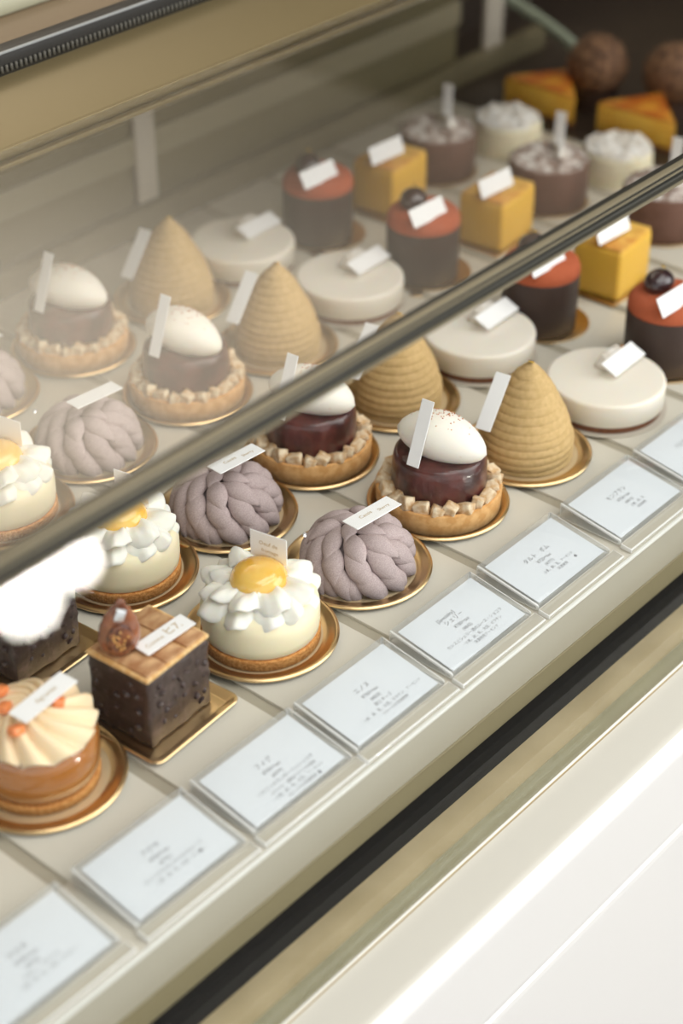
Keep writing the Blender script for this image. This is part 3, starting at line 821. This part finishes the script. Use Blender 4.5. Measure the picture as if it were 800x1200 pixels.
DRU = [(.8230, .1200), (.8040, .2290), (.7900, .3450)]
proto = None; b0 = None
for i, (x, y) in enumerate(DRU):
    lab = 'dark board under the chocolate drum ' + YROW[i]
    if b0 is None:
        b0 = lathe('cake_board', puck(.0385, .0385, 0, .0012, .0004), M['gold'], n=48, loc=(x, y, 0)); b0['label'] = lab.replace('dark', 'gold'); tag(b0, None, 'plate', 'boards under the chocolate drums')
    else: b = b0.copy(); COL.objects.link(b); b.location = (x, y, 0); b['label'] = lab.replace('dark', 'gold')
    lab = 'round milk chocolate drum cake with sugared rough top, ' + YROW[i]
    if proto is None:
        proto = make_drum(); proto.location = (x, y, .0013); proto['label'] = lab
    else: dup(proto, (x, y, .0013), R(12 * i), lab)
    card((x + .0150, y + .0010, .0625), (.002, .0006, .0340), (.0023, -.0095, 0), 'white name card standing upright in the chocolate drum ' + YROW[i])

# ------------------------------------------------------------------ white sugared cakes
def make_white():
    t = thing('white_sugared_cake', '', 'cake', group='white sugared cakes')
    def rf(th, k, r, z):
        q = 1 + .05 * (abs(math.cos(2 * th)) - .5)
        return r * q, z
    lathe('pale_body', puck(.0340, .0325, 0, .0290, .0040, 5), M['whitecream'], t, n=56, rfun=rf, angle=70)
    rough_top('sugar_crust', .0310, .0290, .0330, M['snow'], t, .0055)
    return t
WHI = [(.8900, .2120), (.8780, .3300)]
WR = ['beside the middle chocolate drum', 'beside the rear chocolate drum']
proto = None
for i, (x, y) in enumerate(WHI):
    lab = 'pale cream cake with snowy sugar top, ' + WR[i]
    if proto is None: proto = make_white(); proto.location = (x, y, 0); proto['label'] = lab
    else: dup(proto, (x, y, 0), R(25), lab)

# ------------------------------------------------------------------ cheesecake wedges
def make_wedge():
    t = thing('cheesecake_wedge', '', 'cake', group='cheesecake wedges')
    A, C, B = (0, .043), (.001, -.042), (.060, .006)
    def prism(name, z0, z1, m, ins=0, bev=.0012):
        c = [Vector((p[0], p[1])) for p in (A, C, B)]; g = sum(c, Vector((0, 0))) / 3
        c = [p + (g - p) * ins for p in c]
        bm = bmesh.new(); lo = [bm.verts.new((p.x, p.y, z0)) for p in c]; hi = [bm.verts.new((p.x, p.y, z1)) for p in c]
        bm.faces.new(lo[::-1]); bm.faces.new(hi)
        for k in range(3): bm.faces.new((lo[k], lo[(k + 1) % 3], hi[(k + 1) % 3], hi[k]))
        bmesh.ops.bevel(bm, geom=list(bm.edges), offset=bev, segments=2, profile=.5, affect='EDGES')
        bm.verts.ensure_lookup_table()
        V = [tuple(v.co) for v in bm.verts]; F = [tuple(v.index for v in q.verts) for q in bm.faces]; bm.free()
        return me_obj(name, V, F, m, t, angle=50)
    prism('crust_base', 0, .004, M['brown']); prism('cheese_body', .0037, .0300, M['cheese']); prism('browned_top', .0290, .0325, M['cheesetop'], .03)
    return t
w = make_wedge(); w.location = (.955, .347, 0); w['label'] = 'yellow cheesecake wedge with browned top in front of the far nut ball'
dup(w, (.962, .239, 0), R(3), 'orange browned cheesecake wedge beside the nearer nut ball')

# ------------------------------------------------------------------ nut balls
def make_ball():
    t = thing('nut_ball_cake', '', 'cake', group='nut coated ball cakes')
    lathe('dark_cup', [(0, 0), (.021, 0), (.0235, .020), (.0225, .020), (0, .016)], M['darkchoc'], t, n=40)
    def rf(th, k, r, z):
        q = Vector((r * math.cos(th), r * math.sin(th), z)); s_ = 1 + .06 * noise.noise(q * 160)
        return r * s_, z * s_
    lathe('nut_shell', sph(.0300, 30), M['nutball'], t, n=56, rfun=rf, angle=120, loc=(0, 0, .0420))
    return t
BAL = [(1.019, .3235), (1.048, .2530)]
b = make_ball(); b.location = (BAL[0][0], BAL[0][1], 0); b['label'] = 'brown nut coated ball cake behind the rear cheesecake wedge'
dup(b, (BAL[1][0], BAL[1][1], 0), R(50), 'brown nut coated ball cake at the right edge of the picture')

# ------------------------------------------------------------------ price signs
def solid(name, pts_yz, x0, x1, m, parent, bev=.0009):
    n = len(pts_yz); bm = bmesh.new()
    lo = [bm.verts.new((x0, y, z)) for y, z in pts_yz]; hi = [bm.verts.new((x1, y, z)) for y, z in pts_yz]
    bm.faces.new(lo[::-1]); bm.faces.new(hi)
    for k in range(n): bm.faces.new((lo[k], lo[(k + 1) % n], hi[(k + 1) % n], hi[k]))
    base = list(bm.faces)
    bmesh.ops.bevel(bm, geom=list(bm.edges), offset=bev, segments=2, profile=.5, affect='EDGES')
    bm.faces.ensure_lookup_table(); bm.verts.ensure_lookup_table()
    V = [tuple(v.co) for v in bm.verts]; F = [tuple(v.index for v in q.verts) for q in bm.faces]
    areas = [q.calc_area() for q in bm.faces]; bm.free()
    fm = [1 if a < 6e-5 else 0 for a in areas]
    return me_obj(name, V, F, m, parent, mats=[m, M['frost']], fm=fm, angle=30)
W_ = .0815; D_ = .0495; TILT = math.atan2(.0080, D_)
SIGNS = [
 ('the lower left corner', 'マカネ', '¥700+tax', '(¥756)', 'レモン・ハチミツ', ['小麦、卵、乳、大豆、ゼラチン'], None, 0),
 ('the caramel cake', 'アグサ', '¥700+tax', '(¥756)', 'オレンジとキャラメルのムース', ['小麦、卵、乳、大豆、ゼラチン'], 1, 0),
 ('the fig cubes', 'フィグ', '¥740+tax', '(¥799)', 'いちじくのコンポートとショコラ', ['パウンド、胡桃のプラリネ使用', '・小麦、卵、乳、大豆、アーモンド', 'オレンジの洋酒使用'], 1, 2),
 ('the egg-like cream cakes', 'エノヌ', '¥760+tax', '(¥820)', '卵とチーズ', ['・小麦、卵、乳、大豆、ゼラチン、アーモンド', 'フルーツの洋酒使用'], None, 0),
 ('the lavender domes', 'シェリー', '¥780+tax', '(¥842)', 'カシスとシェリー酒のムース・ショコラ', ['・小麦、卵、乳、大豆、ゼラチン', '洋酒使用アーモンド'], None, 1),
 ('the quenelle tarts', 'タルト　ポム', '¥720+tax', '(¥777)', '', ['小麦、卵、乳、アーモンド', '洋酒使用'], 1, 0),
 ('the chestnut cones', 'モンブラン', '¥750+tax', '(¥810)', '', ['小麦、卵、乳', '洋酒使用'], None, 0),
 ('the ivory disc cakes', 'フロマージュ', '¥680+tax', '(¥734)', '', ['小麦、卵、乳'], None, 0)]
for i, xr in enumerate(signx):
    who, title, price, tax, desc, rows, dot, style = SIGNS[i]
    t = thing('price_sign', 'clear acrylic price sign with white paper in front of ' + who, 'price sign', (xr - W_ / 2, -.0685, 0), 0, 'acrylic price signs along the shelf edge')
    hb, hf = .0125, .0045
    solid('acrylic_block', [(0, .0002), (0, hb), (-D_, hf), (-D_, .0002)], -W_ / 2, W_ / 2, M['acryl'], t, .0014)
    solid('front_lip', [(-.0508, .0), (-.0508, .0040), (-.0598, .0030), (-.0598, .0)], -W_ / 2 - .002, W_ / 2 + .001, M['lip'], t, .0008)
    # the paper sits just under the sloping face
    pw, ph = .0728, .0440
    V, F = rbox_data(pw, ph, .0004, 0)
    pap = me_obj('paper', V, F, M['paper'], t, smooth=False, loc=(-.0005, -.0040 - ph / 2, (hb + hf) / 2 - .0002), rot=(TILT, 0, 0))
    # slope plane: z = hb + (hb-hf)/D * y ; keep the paper .6 mm below it
    pap.location.z = hb + (hb - hf) / D_ * pap.location.y - .0008
    zt = .00035
    y = .0065 if style != 1 else .0060
    if style == 1: text_obj('lettering', '[Speciality]', .0037, M['print_grey'], pap, (-.004, .0105, zt))
    text_obj('lettering', title, .0044, M['print_grey'], pap, (-.001, y, zt)); y -= .0055
    text_obj('lettering', price, .0036, M['print_grey'], pap, (0, y, zt)); y -= .0046
    text_obj('lettering', tax, .0032, M['print_grey'], pap, (0, y, zt)); y -= .0044
    if desc: text_obj('lettering', desc, .0030, M['print_grey'], pap, (.002, y, zt))
    if desc: y -= .0042
    for r in rows:
        text_obj('lettering', r, .0026, M['print_grey'], pap, (.004, y, zt)); y -= .0036
    if dot:
        V, F = lathe_data([(0, -.0001), (.0011, -.0001), (.0011, .0001), (0, .0001)], 16)
        me_obj('dot_mark', V, F, M['print_grey'], pap, loc=(.018, y + .0036, zt))

# ------------------------------------------------------------------ light
w_ = bpy.data.worlds.new('world'); sc.world = w_; w_.use_nodes = True
bg = w_.node_tree.nodes['Background']; bg.inputs[0].default_value = (1.0, .985, .955, 1); bg.inputs[1].default_value = 1.35
def area(name, loc, target, sx, sy, power, color=(1, 1, 1)):
    l = bpy.data.lights.new(name, 'AREA'); l.shape = 'RECTANGLE'; l.size = sx; l.size_y = sy; l.energy = power; l.color = color
    o = bpy.data.objects.new(name, l); COL.objects.link(o); o.location = loc
    if target: o.rotation_euler = (Vector(target) - Vector(loc)).to_track_quat('-Z', 'Y').to_euler()
    return o
area('window_daylight', (2.1, -2.3, 1.25), (.35, .05, 0), 2.6, 1.9, 48, (1, .985, .96))
area('overhead_fill', (.55, -.75, 1.60), None, 2.2, 1.1, 29, (1, .985, .965))  # added overhead fill to brighten the case from above
up = area('added_uplight', (1.25, 1.95, .95), None, 1.3, .9, 38, (1, .95, .87)); up.rotation_euler = (PI, 0, 0)  # unseen light added to brighten the ceiling mirrored as haze

# ------------------------------------------------------------------ view
vs = sc.view_settings
sc.display_settings.display_device = 'sRGB'
vs.view_transform = 'Standard'; vs.look = 'None'; vs.gamma = 1; vs.exposure = -0.17; vs.use_curve_mapping = False
sc.cycles.use_denoising = True
sc.cycles.transparent_max_bounces = 40
sc.cycles.max_bounces = 10
sc.cycles.caustics_reflective = False; sc.cycles.caustics_refractive = False
